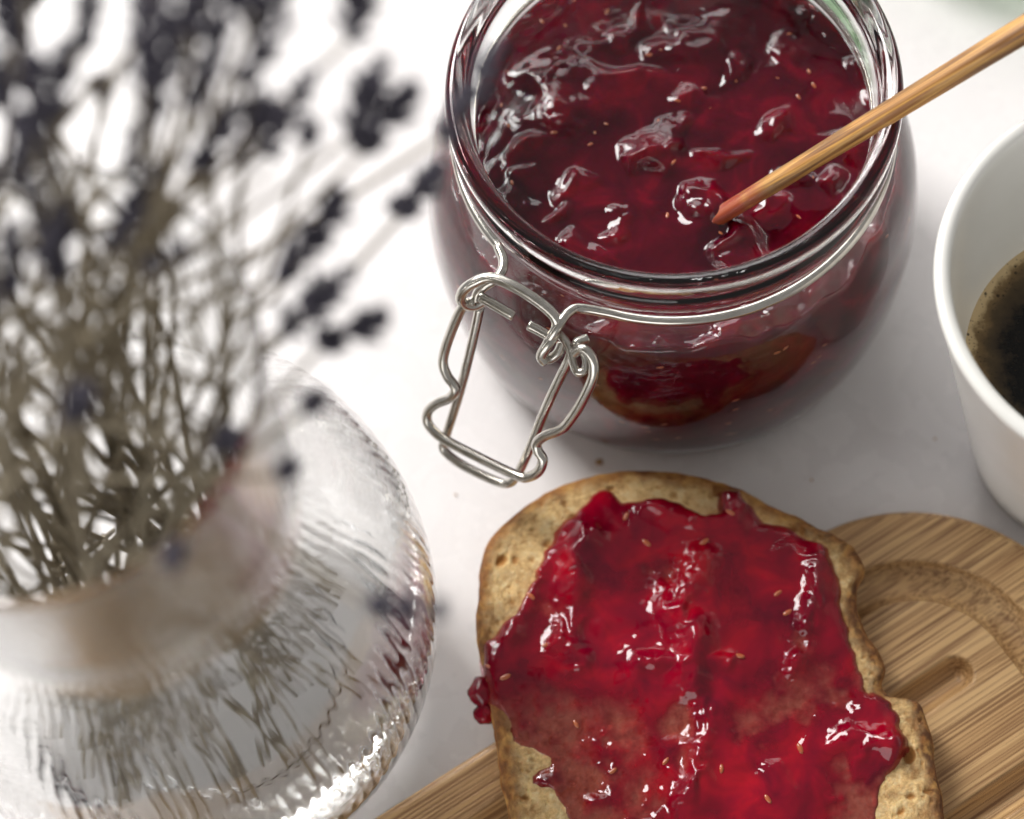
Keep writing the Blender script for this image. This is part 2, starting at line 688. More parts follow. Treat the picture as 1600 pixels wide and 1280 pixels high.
# ------------------------------------------------------------------ toast
TZ = BZ + 1.25
tp = [(797, 1290), (786, 1215), (776, 1150), (764, 1085), (752, 1030), (747, 985), (747, 930), (753, 872), (774, 826), (818, 788), (870, 759), (930, 739), (990, 731),
      (1055, 734), (1110, 745), (1160, 761), (1203, 787), (1250, 806), (1298, 830), (1335, 855), (1352, 885), (1342, 912), (1341, 945), (1350, 980), (1370, 1012), (1382, 1045),
      (1377, 1066), (1393, 1086), (1436, 1096), (1452, 1130), (1462, 1190), (1472, 1250), (1484, 1320), (1490, 1400), (1460, 1455), (1380, 1478), (1200, 1490), (1000, 1485), (860, 1465), (818, 1420), (806, 1350)]
OUT = catmull(np.array([at(x, y, TZ)[:2] for x, y in tp]), 5, True)
tc_ = at(1110, 1095, TZ)
NA = 560
angs = np.linspace(-math.pi, math.pi, NA, endpoint=False)
oa = np.arctan2(OUT[:, 1] - tc_[1], OUT[:, 0] - tc_[0])
orr = np.hypot(OUT[:, 0] - tc_[0], OUT[:, 1] - tc_[1])
ix = np.argsort(oa)
rad = np.interp(angs, np.concatenate([oa[ix] - 2 * math.pi, oa[ix], oa[ix] + 2 * math.pi]), np.tile(orr[ix], 3))
rad = rad + 0.035 * noise3(np.cos(angs) * 9, np.sin(angs) * 9, 0, 5) + 0.02 * noise3(np.cos(angs) * 26, np.sin(angs) * 26, 0, 6)


def crumb_pits(x, y, seed=3, cell=0.42):
    """round air holes of uneven size: 0..1 depth"""
    out = np.zeros(x.shape)
    for cell, sd, prob in ((0.60, 3, 0.13), (0.34, 11, 0.36), (0.19, 23, 0.6), (0.12, 31, 0.6)):
        gx, gy = np.floor(x / cell), np.floor(y / cell)
        for dx in (-1, 0, 1):
            for dy in (-1, 0, 1):
                cx, cy_ = gx + dx, gy + dy
                hx = (_hash(cx, cy_, cx * 0, sd) * 0.5 + 0.5)
                hy = (_hash(cx, cy_, cx * 0 + 1, sd) * 0.5 + 0.5)
                hp = (_hash(cx, cy_, cx * 0 + 2, sd) * 0.5 + 0.5)
                hr = (_hash(cx, cy_, cx * 0 + 3, sd) * 0.5 + 0.5)
                px, py = (cx + hx) * cell, (cy_ + hy) * cell
                r = cell * (0.16 + 0.26 * hr)
                a = hp * 40
                ex, ey = x - px, y - py
                rx = ex * np.cos(a) + ey * np.sin(a)
                ry = (-ex * np.sin(a) + ey * np.cos(a)) * 1.5
                q = np.sqrt(rx ** 2 + ry ** 2) / r
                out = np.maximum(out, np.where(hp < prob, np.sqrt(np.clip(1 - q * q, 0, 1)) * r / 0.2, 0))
    return np.clip(out, 0, 1)


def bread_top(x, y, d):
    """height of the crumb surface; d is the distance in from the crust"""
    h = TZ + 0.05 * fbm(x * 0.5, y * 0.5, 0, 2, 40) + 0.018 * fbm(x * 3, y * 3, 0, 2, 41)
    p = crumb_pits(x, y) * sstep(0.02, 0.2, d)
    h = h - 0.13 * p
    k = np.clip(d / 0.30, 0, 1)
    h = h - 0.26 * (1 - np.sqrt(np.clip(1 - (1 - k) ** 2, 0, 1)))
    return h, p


TT = np.concatenate([np.linspace(0.01, 0.9, 110), np.linspace(0.905, 1.0, 32)])
RR = TT[:, None] * rad[None, :]
X = tc_[0] + RR * np.cos(angs)[None]
Y = tc_[1] + RR * np.sin(angs)[None]
D = (1 - TT)[:, None] * rad[None, :]
Hh, P_ = bread_top(X, Y, D)
ring = [np.stack([X, Y, Hh], -1)]
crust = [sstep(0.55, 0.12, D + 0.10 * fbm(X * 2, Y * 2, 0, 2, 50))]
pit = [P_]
toasty = [0.25 + 0.9 * sstep(2.0, 3.6, X - tc_[0] + 0.6 * fbm(X * .7, Y * .7, 0, 2, 60)) + 0.5 * sstep(-2.6, -3.6, X - tc_[0])]
for k, (zz, off) in enumerate(((0.30, 0.03), (0.55, 0.03), (0.8, -0.02), (1.05, -0.12), (1.2, -0.3))):
    rr = rad + off + 0.03 * noise3(np.cos(angs) * 14, np.sin(angs) * 14, zz * 4, 9)
    ring.append(np.stack([tc_[0] + rr * np.cos(angs), tc_[1] + rr * np.sin(angs), np.full(NA, TZ - zz)], -1)[None])
    crust.append(np.ones((1, NA)))
    pit.append(np.zeros((1, NA)))
    toasty.append(np.zeros((1, NA)))
V = np.concatenate(ring).reshape(-1, 3)
K = len(V) // NA
F = []
for i in range(K - 1):
    for j in range(NA):
        F.append((i * NA + j, i * NA + (j + 1) % NA, (i + 1) * NA + (j + 1) % NA, (i + 1) * NA + j))
F.append(tuple(range(NA))[::-1])
F.append(tuple((K - 1) * NA + j for j in range(NA)))
TOAST = thing('toast', 'thick slice of toasted bread spread with shiny red jam on the bamboo board', 'toast', (tc_[0], tc_[1], BZ))
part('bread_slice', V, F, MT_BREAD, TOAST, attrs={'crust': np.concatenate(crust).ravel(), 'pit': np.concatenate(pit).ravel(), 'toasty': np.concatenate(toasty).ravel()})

# jam spread on the toast: a height field of its own
jp = [(752, 1000), (800, 958), (835, 905), (842, 858), (880, 815), (920, 772), (945, 764), (975, 778), (1010, 780), (1060, 786), (1095, 805), (1118, 800), (1128, 772), (1155, 768), (1178, 790), (1195, 815), (1240, 826),
      (1290, 842), (1305, 880), (1318, 930), (1330, 985), (1340, 1030), (1352, 1075), (1385, 1100), (1415, 1140), (1428, 1172), (1412, 1200), (1385, 1212), (1380, 1260), (1360, 1330), (1300, 1420), (1000, 1430), (900, 1330), (880, 1290), (860, 1240),
      (820, 1235), (818, 1205), (850, 1190), (800, 1160), (780, 1128), (757, 1105), (748, 1060), (746, 1025)]
JP = np.array([at(x, y, TZ)[:2] for x, y in jp])


def cm(x, y, z=TZ):
    return at(x, y, z)[:2]


def blob(X, Y, x, y, r, z=TZ, asp=1.0, a=0.0):
    c = cm(x, y, z)
    dx, dy = X - c[0], Y - c[1]
    ca, sa = math.cos(a), math.sin(a)
    ex, ey = dx * ca + dy * sa, (-dx * sa + dy * ca) * asp
    return np.exp(-(ex ** 2 + ey ** 2) / (r * r))


def streak(X, Y, pts, w, z=TZ):
    d = np.full(X.shape, 1e9)
    P = [cm(x, y, z) for x, y in pts]
    for a, b in zip(P[:-1], P[1:]):
        e = b - a
        t = np.clip(((X - a[0]) * e[0] + (Y - a[1]) * e[1]) / (e @ e), 0, 1)
        d = np.minimum(d, (X - a[0] - e[0] * t) ** 2 + (Y - a[1] - e[1] * t) ** 2)
    return np.exp(-d / (w * w))


g = 0.042
x0, x1 = JP[:, 0].min() - 0.2, JP[:, 0].max() + 0.2
y0, y1 = JP[:, 1].min() - 0.2, JP[:, 1].max() + 0.2
gx, gy = np.arange(x0, x1, g), np.arange(y0, y1, g)
X, Y = np.meshgrid(gx, gy)
wob = 0.10 * fbm(X * 1.6, Y * 1.6, 0, 3, 70)
sd = poly_sdf(X, Y, JP) + wob
tha = np.arctan2(Y - tc_[1], X - tc_[0])
rmax = np.interp(tha, angs, rad, period=2 * math.pi)
dedge = rmax - np.hypot(X - tc_[0], Y - tc_[1])
thin = np.zeros(X.shape)
for (x, y, r, k) in ((860, 1150, 0.85, 1.0), (925, 1205, 0.8, 0.95), (800, 1145, .7, 1.0), (835, 1190, .5, 1.0), (880, 1260, .6, 1.0), (1060, 1130, 0.45, 0.75), (1230, 1105, 0.75, 0.7), (1180, 1150, .7, .55), (960, 1150, 0.7, 0.75), (1010, 1240, 0.7, 0.6),
                     (1345, 1270, .7, .9), (1250, 1000, 0.4, 0.45), (1040, 900, 0.45, 0.45), (865, 960, 0.4, 0.5), (1070, 1190, .35, .6), (1300, 1080, .6, .6), (830, 1100, 0.5, 0.45), (1330, 1200, .5, .5), (930, 1290, .7, .7)):
    thin = np.maximum(thin, min(1.0, k * 1.15) * blob(X, Y, x, y, r * 1.2))
thin = np.clip(thin * (1.05 + 0.55 * fbm(X * 2.2, Y * 2.2, 0, 3, 71)), 0, 0.97)
thick = sstep(0.0, 0.42, sd) ** 0.6 * (1 - thin) * (0.85 + 0.3 * fbm(X * 0.7, Y * 0.7, 0, 2, 72))
crinkle = 0
for pts, w, a in (([(925, 840), (905, 870), (895, 940), (885, 1000), (905, 1035)], 0.30, 1.0), ([(1090, 880), (1055, 950), (1085, 985), (1080, 1030), (1075, 1060), (1090, 1130), (1085, 1180), (1078, 1245)], 0.34, 1.0),
                  ([(1275, 885), (1268, 950), (1245, 1000), (1240, 1050)], 0.28, 0.9), ([(1020, 790), (1080, 820), (1150, 815), (1140, 780)], 0.26, 0.8), ([(1330, 1160), (1395, 1165)], 0.3, 0.9), ([(800, 1000), (840, 900)], .2, .6), ([(1000, 1040), (1140, 1040)], .2, .6)):
    crinkle = np.maximum(crinkle, a * streak(X + 0.10 * fbm(X * 1.5, Y * 1.5, 0, 2, 87), Y, pts, w * 1.15))
wx = X + 0.22 * fbm(X * 1.7, Y * 1.7, 0, 2, 80)
wy = Y + 0.22 * fbm(X * 1.7, Y * 1.7, 5, 2, 81)
rid = 1 - np.abs(fbm(wx * 1.7, wy * 1.7, 0, 2, 82))
lump = fbm(wx * 1.15, wy * 1.15, 0, 3, 83)
hj = 0.06 + 0.12 * thick + 0.06 * fbm(wx * 0.7, wy * 0.7, 0, 2, 83) * (0.3 + thick) + crinkle * (0.19 + 0.13 * rid + 0.03 * fbm(wx * 3.6, wy * 3.6, 0, 2, 84)) + 0.006 * fbm(wx * 3.0, wy * 3.0, 0, 2, 85)
for (x, y, r, h_) in ((1395, 1172, 0.30, 0.10), (850, 1225, 0.2, 0.12), (1260, 1160, .2, .05), (870, 1050, .5, .08), (1090, 1015, .4, .1), (960, 860, .7, .06), (1190, 900, .8, .06)):
    hj = hj + h_ * blob(X, Y, x, y, r)
    thick = np.maximum(thick, 0.8 * blob(X, Y, x, y, r) * (sd > 0))
bz, _ = bread_top(X, Y, np.maximum(dedge, 0))
edge = sstep(-0.02, 0.16, sd)
base_h = TZ + 0.05 * fbm(X * 0.5, Y * 0.5, 0, 2, 40) - 0.26 * (1 - np.sqrt(np.clip(1 - (1 - np.clip(dedge / 0.30, 0, 1)) ** 2, 0, 1)))
thinh = np.clip(thin * 1.2, 0, 1)
lay = hj * (1 - 0.78 * thinh) + 0.022
Z = base_h + lay * np.sqrt(edge) - 0.12 * (1 - edge)
keep = (sd > -0.06) & (dedge > -0.14)
idx = -np.ones(X.shape, int)
q = keep[:-1, :-1] & keep[1:, :-1] & keep[:-1, 1:] & keep[1:, 1:]
use = np.zeros(X.shape, bool)
for a, b in ((0, 0), (1, 0), (0, 1), (1, 1)):
    use[a:use.shape[0] - 1 + a, b:use.shape[1] - 1 + b] |= q
idx[use] = np.arange(use.sum())
V = np.stack([X[use], Y[use], Z[use]], -1)
qi, qj = np.nonzero(q)
F = np.stack([idx[qi, qj], idx[qi, qj + 1], idx[qi + 1, qj + 1], idx[qi + 1, qj]], -1)
sj = part('jam_spread', V, F, MT_SPREAD, TOAST, attrs={'thick': np.clip(thick, 0, 1)[use]})
HJ = (gx, gy, Z, sd)


def lump_mesh(c, r, seed, amp=0.25, n=24):
    a = np.linspace(0, 2 * np.pi, n, endpoint=False)
    V, F = [], []
    rows_ = 13
    for i in range(rows_):
        p = math.pi * i / (rows_ - 1)
        d = np.stack([np.sin(p) * np.cos(a), np.sin(p) * np.sin(a), np.full(n, np.cos(p))], -1)
        k = 1 + amp * fbm(d[:, 0] * 1.6, d[:, 1] * 1.6, d[:, 2] * 1.6, 3, seed)
        V.append(np.asarray(c) + d * np.asarray(r) * k[:, None])
    V = np.concatenate(V)
    for i in range(rows_ - 1):
        for j in range(n):
            F.append((i * n + j, i * n + (j + 1) % n, (i + 1) * n + (j + 1) % n, (i + 1) * n + j))
    return V, F


dl = [lump_mesh(at(752, 1083, TZ - 0.35), (0.30, 0.36, 0.32), 3, 0.16), lump_mesh(at(757, 1116, TZ - 0.5), (0.26, 0.26, 0.28), 8, 0.16)]
V, F = join(dl)
drip = part('jam_drip', V, F, MT_SPREAD, TOAST, attrs={'thick': np.ones(len(V))})
drip['label'] = 'bead of jam hanging off the left edge of the toast'

# seeds: one small mesh shared by all
sv, sf = lump_mesh((0, 0, 0), (0.095, 0.042, 0.03), 4, 0.12, 8)
SEED = mesh_data('seed', sv, sf, MT_SEED)


def seed_at(parent, p, rz=None, tilt=(0, 0), s=1.0):
    o = bpy.data.objects.new('seed', SEED)
    link(o, parent)
    b = parent['base_cm'] if 'base_cm' in parent else (0, 0, 0)
    o.location = Vector((p[0] - b[0], p[1] - b[1], p[2] - b[2])) * S
    o.rotation_euler = (tilt[0], tilt[1], random.uniform(0, 6.28) if rz is None else rz)
    o.scale = (s, s, s)
    return o


sj['base_cm'] = [float(v) for v in TOAST['base_cm']]
toast_seeds = [(978, 809), (1100, 850), (830, 935), (853, 1010), (765, 1043), (958, 1205), (1199, 1252), (1127, 1203), (1155, 1028), (1140, 810), (790, 1060), (1250, 1170), (1040, 1190), (900, 1130), (1215, 930), (1010, 850), (1230, 960)]
for (x, y) in toast_seeds:
    c = cm(x, y, TZ + 0.1)
    zi = Z[np.clip(int((c[1] - y0) / g), 0, len(gy) - 1), np.clip(int((c[0] - x0) / g), 0, len(gx) - 1)]
    seed_at(sj, (c[0], c[1], zi + 0.005), s=random.uniform(1.1, 1.5))

# ------------------------------------------------------------------ jam jar
J = np.array([4.543, 24.772, 0.0])
outer = [(0, .28), (3.4, .25), (4.0, .06), (4.5, .02), (5.0, .18), (5.32, .5), (5.56, 1.1), (5.72, 2.0), (5.81, 3.0), (5.83, 3.9), (5.78, 4.7), (5.64, 5.5), (5.38, 6.2), (5.06, 6.8), (4.84, 7.15), (4.79, 7.35), (4.82, 7.6),
         (4.93, 7.78), (5.0, 8.0), (5.0, 8.25), (4.9, 8.42), (4.88, 8.55), (4.98, 8.68), (5.02, 8.85), (4.97, 9.02), (4.84, 9.1), (4.68, 9.07), (4.56, 8.95), (4.5, 8.7), (4.46, 8.3)]
inner = [(4.42, 7.7), (4.46, 7.35), (4.62, 7.0), (4.86, 6.55), (5.1, 5.95), (5.33, 5.2), (5.44, 4.4), (5.48, 3.6), (5.43, 2.5), (5.3, 1.7), (5.05, 1.05), (4.6, .66), (3.8, .52), (0, .55)]
prof = catmull(np.array(outer + inner), 4)
prof[:, 0] = np.maximum(prof[:, 0], 0)
JAR = thing('glass_jar', 'round clip-top glass jar standing open, wire clasp hanging loose at its front left', 'jar', J)
V, F = lathe(prof, 200, J)
part('glass_body', V, F, MT_GLASS, JAR)

WR = 0.115


def wire(name, pts, k=8, r=WR, parent=JAR, closed=False):
    P = catmull(np.array(pts), k, closed)
    V, F = tube(P, r, 12)
    return part(name, V, F, MT_STEEL, parent)


ring_pts = []
for a in np.linspace(math.radians(-116), math.radians(209), 70):
    ring_pts.append(J + np.array([4.93 * math.cos(a), 4.93 * math.sin(a), 7.35]))
right_end = [at(905, 482, 7.45), at(889, 488, 7.55), at(876, 503, 7.55), at(863, 524, 7.35), at(852, 543, 7.05), at(849, 556, 6.75), at(858, 561, 6.6), at(872, 551, 6.7), at(879, 535, 6.85)]
left_end = [at(779, 388, 7.4), at(786, 405, 7.45), at(785, 422, 7.5), at(775, 436, 7.45), at(758, 447, 7.3), at(746, 459, 7.15), at(744, 470, 7.0)]
wire('neck_wire', right_end[::-1] + ring_pts + left_end, 5)
wire('yoke_wire', [at(757, 470, 6.95), at(738, 478, 6.9), at(722, 472, 7.1), at(722, 458, 7.4), at(737, 444, 7.65), at(765, 434, 7.8), at(804, 448, 7.85), at(846, 475, 7.75), at(868, 497, 7.6), at(868, 518, 7.35), at(856, 538, 7.2), at(846, 556, 6.95), at(852, 566, 6.8)], 6, 0.125)
wire('pivot_rod', [at(748, 463, 7.25), at(775, 478, 7.2), at(803, 494, 7.15)], 4, 0.12)
wire('pivot_rod', [at(826, 508, 7.2), at(842, 516, 7.18), at(862, 528, 7.15)], 4, 0.12)
wire('hook_wire', [at(872, 520, 7.1), at(888, 540, 7.05), at(896, 568, 6.9), at(903, 582, 6.85), at(914, 577, 6.9), at(915, 558, 7.05), at(905, 543, 7.15), at(901, 535, 7.2), at(919, 528, 7.2)], 6, 0.10)
az = math.radians(-132)
orad = np.array([math.cos(az), math.sin(az), 0])
tang = np.array([-math.sin(az), math.cos(az), 0])
dd = orad * 2.2 - np.array([0, 0, 3.2])
dd /= np.linalg.norm(dd)
nn = np.cross(tang, dd)
nn /= np.linalg.norm(nn)
if nn[2] < 0:
    nn = -nn
p_out = J + orad * 5.95 + np.array([0, 0, 7.1])
p_in = p_out - nn * 0.36
lo = [(741, 470), (727, 476), (716, 492), (699, 535), (692, 566), (699, 588), (711, 606), (704, 621), (682, 631), (669, 643), (668, 660), (680, 676), (700, 690), (760, 721), (810, 744), (828, 745), (843, 735), (848, 718), (840, 704), (839, 692), (852, 681), (877, 671), (892, 655), (909, 628), (925, 594), (928, 570), (921, 553), (908, 545), (897, 552)]
wire('outer_lever', [on_plane(x, y, p_out, nn) for x, y in lo], 6, 0.118)
li = [(750, 478), (735, 548), (716, 620), (698, 678), (692, 698), (703, 713), (730, 731), (775, 752), (795, 755), (808, 742), (826, 705), (850, 645), (874, 592), (889, 562), (892, 552)]
wire('inner_lever', [on_plane(x, y, p_in, nn) for x, y in li], 6, 0.112)

# ------------------------------------------------------------------ jam in the jar
inner_r = lambda z: np.interp(z, [.5, .66, 1.05, 1.7, 2.5, 3.6, 4.4, 5.2, 5.95, 6.55, 7.0, 7.35], [3.8, 4.6, 5.05, 5.3, 5.43, 5.48, 5.44, 5.33, 5.1, 4.86, 4.62, 4.46])
NTH, NRR = 480, 150
a = np.linspace(0, 2 * np.pi, NTH, endpoint=False)
JZ = 6.35
zc = JZ + 0.16 * fbm(np.cos(a) * 2.3, np.sin(a) * 2.3, 0, 3, 90) + 0.07 * fbm(np.cos(a) * 9, np.sin(a) * 9, 0, 2, 91)
zc = zc - 0.12 * np.cos(a - math.radians(-80))
rc = inner_r(zc) + 0.05
tt = 1 - (1 - np.linspace(0.004, 1, NRR)) ** 1.15
X = J[0] + tt[:, None] * rc[None] * np.cos(a)[None]
Y = J[1] + tt[:, None] * rc[None] * np.sin(a)[None]
Zj = np.full(X.shape, JZ)
mask = np.zeros(X.shape)
# big folds and lumps of set jam, at the places where the photo has them
lumps = [(880, 165, .95, .34, 1.3, .5), (1090, 65, 1.0, .28, 1.6, .1), (1030, 235, .62, .55, 1.0, 0), (905, 290, .45, .24, 1.5, 0), (1115, 250, .36, .26, 1.3, 0), (815, 240, .45, .25, 1.2, .4), (1245, 80, .45, .22, 1.8, .3),
         (1130, 100, .3, .18, 1.5, .3), (1145, 405, .42, .30, .6, .4), (960, 130, .6, .2, 1.5, .2), (1225, 190, .55, .18, 1.4, 0), (800, 305, .38, .22, 1.2, 0), (960, 45, .5, .14, 2, .3), (1100, 320, .4, .3, 1, 0), (880, 330, .3, .18, 1.2, 0), (985, 352, .3, .15, 1.3, 0),
         (1320, 240, .45, .2, 1.2, 0), (1190, 340, .4, .12, 1, 0), (1300, 300, .35, .2, 1, 0), (930, 390, .5, .12, 1.4, 0), (1060, 150, .5, .12, 1.2, 0), (1230, 290, .4, .12, 1.2, 0)]
wx = X + 0.42 * fbm(X * 0.8, Y * 0.8, 0, 3, 100)
wy = Y + 0.42 * fbm(X * 0.8, Y * 0.8, 4, 3, 101)
for (px, py, r, h_, asp, an) in lumps:
    c = cm(px, py, JZ)
    ca, sa = math.cos(an), math.sin(an)
    ex, ey = (wx - c[0]) * ca + (wy - c[1]) * sa, (-(wx - c[0]) * sa + (wy - c[1]) * ca) * asp
    d = np.sqrt(ex ** 2 + ey ** 2) / (r * 1.2)
    b = sstep(1.35, 0.25, d)
    Zj = Zj + 0.78 * h_ * b * (0.8 + 0.35 * fbm(wx * 1.6, wy * 1.6, 2, 2, 103))
    mask = np.maximum(mask, np.exp(-(d - 0.3) ** 2 / 0.5))
Zj = Zj + 0.05 * fbm(X * 0.7, Y * 0.7, 0, 2, 110)
Zj = Zj + mask * (0.06 * (1 - np.abs(fbm(wx * 1.05, wy * 1.05, 0, 2, 111))) + 0.007 * fbm(wx * 3.0, wy * 3.0, 0, 2, 112)) + (1 - mask) * 0.007 * fbm(wx * 2.5, wy * 2.5, 0, 2, 113)
# the spoon has dragged a hollow beside it
Zj = Zj + 0.16 * blob(X, Y, 1098, 350, .45, JZ) - 0.08 * blob(X, Y, 1200, 350, .6, JZ)
w = sstep(0.90, 1.0, tt)[:, None]
Zj = Zj * (1 - w) + zc[None] * w + 0.08 * (w * (1 - w)) * 4 * fbm(X * 2, Y * 2, 0, 2, 114)
ring = [np.stack([X, Y, Zj], -1)]
for zf in (0.97, .9, .8, .7, .6, .5, .4, .3, .2, .1, .04, 0.0):
    zz = 0.60 + (zc - 0.60) * zf
    rr = inner_r(zz) + 0.05
    ring.append(np.stack([J[0] + rr * np.cos(a), J[1] + rr * np.sin(a), zz], -1)[None])
V = np.concatenate(ring).reshape(-1, 3)
K = len(V) // NTH
F = []
for i in range(K - 1):
    for j in range(NTH):
        F.append((i * NTH + j, i * NTH + (j + 1) % NTH, (i + 1) * NTH + (j + 1) % NTH, (i + 1) * NTH + j))
F.append(tuple(range(NTH))[::-1])
F.append(tuple((K - 1) * NTH + j for j in range(NTH)))
JAM = part('jam', V, F, MT_JAM, None, base=J + np.array([0, 0, 0.6]))
tag(JAM, 'dark red jam with seeds and glossy lumps filling the glass jar', 'jam')
JAM['base_cm'] = [float(v) for v in J + np.array([0, 0, 0.6])]
Zflat, Xf, Yf = Zj, X, Y
for k in range(60):
    r = math.sqrt(random.random()) * 4.5
    an = random.uniform(0, 6.28)
    i = int(np.argmin(np.abs(tt * 4.9 - r)))
    j = int(an / (2 * math.pi) * NTH) % NTH
    seed_at(JAM, (Xf[i, j], Yf[i, j], Zflat[i, j] + random.uniform(-0.035, 0.0)), tilt=(random.uniform(-.3, .3), random.uniform(-.3, .3)), s=random.uniform(.6, 1.05))
for k in range(46):
    an = math.radians(random.uniform(-165, -5))
    zz = random.uniform(1.2, 6.1)
    rr = float(inner_r(zz)) + 0.055
    o = seed_at(JAM, (J[0] + rr * math.cos(an), J[1] + rr * math.sin(an), zz), s=random.uniform(.7, 1.05))
    o.rotation_euler = (math.radians(90) + random.uniform(-.1, .1), random.uniform(-0.6, 0.6), an + math.pi / 2)

# ------------------------------------------------------------------ wooden spoon
a0, b0 = at(1124, 338, JZ + 0.16), at(1400, 169, 9.35)
ax = (b0 - a0) / np.linalg.norm(b0 - a0)
L0 = np.linalg.norm(b0 - a0)
side = np.cross(ax, [0, 0, 1.0])
side /= np.linalg.norm(side)
upv = np.cross(side, ax)
SPOON = thing('wooden_spoon', 'slim golden wooden spoon handle stuck in the jam and leaning on the jar rim', 'spoon', a0)
nL, nS = 90, 16
ls = np.linspace(-1.2, L0 * 2.6, nL)
V, st = [], []
th_ = np.linspace(0, 2 * np.pi, nS, endpoint=False)
for l in ls:
    wd = 0.190 + 0.080 * sstep(-1, L0 * 2.2, l) + 0.004 * noise3(l * 1.3, 0, 0, 3)
    hd = wd * 0.82
    ce = np.sign(np.cos(th_)) * np.abs(np.cos(th_)) ** 0.6
    se = np.sign(np.sin(th_)) * np.abs(np.sin(th_)) ** 0.6
    rot = 0.35
    c2, s2_ = ce * math.cos(rot) - se * math.sin(rot), ce * math.sin(rot) + se * math.cos(rot)
    k = 1.0 if l > -1.1 else 0.4
    V.append(a0 + ax * l + side * (wd * k) * c2[:, None] + upv * (hd * k) * s2_[:, None])
    st.append(np.full(nS, float(sstep(1.5, 0.4, l + 0.4 * noise3(l * 5, 0.3, 0, 8)))))
V = np.concatenate(V)
F = []
for i in range(nL - 1):
    for j in range(nS):
        F.append((i * nS + j, i * nS + (j + 1) % nS, (i + 1) * nS + (j + 1) % nS, (i + 1) * nS + j))
F += [tuple(range(nS))[::-1], tuple((nL - 1) * nS + j for j in range(nS))]
# build the handle along its own x axis so the grain follows it
Mx = np.stack([ax, side, upv], 0)
Vl = (V - a0) @ Mx.T
me = mesh_data('handle', Vl, F, MT_SPOON, True, {'stain': np.concatenate(st)})
hd_ = link(bpy.data.objects.new('handle', me), SPOON)
hd_.matrix_local = Matrix([[ax[0], side[0], upv[0], 0], [ax[1], side[1], upv[1], 0], [ax[2], side[2], upv[2], 0], [0, 0, 0, 1]])
V, F = lump_mesh(a0 - ax * 2.0, (0.95, 0.6, 0.3), 5, 0.05)
part('bowl', V, F, MT_SPOON, SPOON, attrs={'stain': np.ones(len(V))})

# ------------------------------------------------------------------ coffee cup
CX, CY = 13.452, 18.138
CUP = thing('coffee_cup', 'plain white tapered cup with rounded rim beside the jam jar', 'cup', (CX, CY, 0))
po = [(0, .3), (2.0, .28), (2.15, .08), (2.32, .03), (2.42, .12), (2.62, 0.9), (3.05, 2.8), (3.5, 4.9), (3.95, 7.0), (4.33, 8.8), (4.45, 9.35), (4.53, 9.52), (4.5, 9.66), (4.38, 9.72), (4.24, 9.66), (4.16, 9.48), (4.05, 8.9), (3.68, 7.0), (3.25, 4.9), (2.82, 2.8), (2.45, 1.2), (2.2, .75), (1.5, .6), (0, .58)]
V, F = lathe(catmull(po, 4), 128, (CX, CY, 0))
part('cup_body', V, F, MT_CERAMIC, CUP)
KZ = 5.4
KR = float(np.interp(KZ, [4.9, 7.0], [3.25, 3.68])) + 0.02
nr_, na_ = 70, 160
a = np.linspace(0, 2 * np.pi, na_, endpoint=False)
t = np.linspace(0.01, 1, nr_)
X = CX + KR * t[:, None] * np.cos(a)[None]
Y = CY + KR * t[:, None] * np.sin(a)[None]
fo = np.broadcast_to(t[:, None], X.shape) ** 3.0
Zc = KZ + 0.07 * sstep(0.95, 1.0, t)[:, None] + 0.012 * fbm(X * 3, Y * 3, 0, 2, 140) * sstep(.4, .8, t)[:, None]
V = np.stack([X, Y, Zc], -1).reshape(-1, 3)
F = []
for i in range(nr_ - 1):
    for j in range(na_):
        F.append((i * na_ + j, i * na_ + (j + 1) % na_, (i + 1) * na_ + (j + 1) % na_, (i + 1) * na_ + j))
F.append(tuple(range(na_))[::-1])
cof = part('coffee', V, F, MT_COFFEE, None, base=(CX, CY, KZ), attrs={'foam': fo.ravel()})
tag(cof, 'black coffee with a tan ring of bubbly foam inside the white cup', 'coffee')

# ------------------------------------------------------------------ green glass dish at the far corner
gd = at(1600, -22, 0.4)
GC = (gd[0] + 0.6, gd[1] + 5.2, 0)
pg = [(0, .25), (3.0, .22), (3.4, .02), (3.9, .05), (4.5, .3), (5.0, .7), (5.2, 1.2), (5.3, 1.9), (5.2, 2.02), (5.08, 1.9), (4.95, 1.3), (4.7, .95), (4.2, .68), (3.4, .55), (0, .55)]
V, F = lathe(catmull(pg, 4), 128, GC)
gdish = part('glass_dish', V, F, MT_GREEN, None, base=GC)
tag(gdish, 'pale green glass dish at the far right corner behind the spoon', 'dish')

# ------------------------------------------------------------------ vase
VX, VY = -7.8, 15.6
VASE = thing('glass_vase', 'clear glass vase with textured round body and smooth wide neck holding dried lavender', 'vase', (VX, VY, 0))
vo = catmull([(0, .35), (2.5, .3), (3.0, .05), (3.6, .08), (4.3, .6), (4.95, 1.8), (5.4, 3.6), (5.6, 5.4), (5.55, 7.2), (5.2, 9.0), (4.6, 10.4), (4.0, 11.4), (3.68, 12.1), (3.6, 12.8), (3.66, 14.0), (3.72, 15.6), (3.83, 17.3), (3.95, 18.35), (3.96, 18.5)], 8)
vt = np.gradient(vo, axis=0)
vn = np.stack([vt[:, 1], -vt[:, 0]], -1)
vn /= np.linalg.norm(vn, axis=1)[:, None] + 1e-9
keep_ = (vo[:, 1] > 1.0) & (vo[:, 0] > 3)
vi = np.concatenate([np.array([(3.94, 18.56), (3.87, 18.56)]), (vo - vn * 0.13)[keep_][::-1][1:], catmull([(4.05, 1.15), (3.2, .85), (1.5, .8), (0, .8)], 4)])


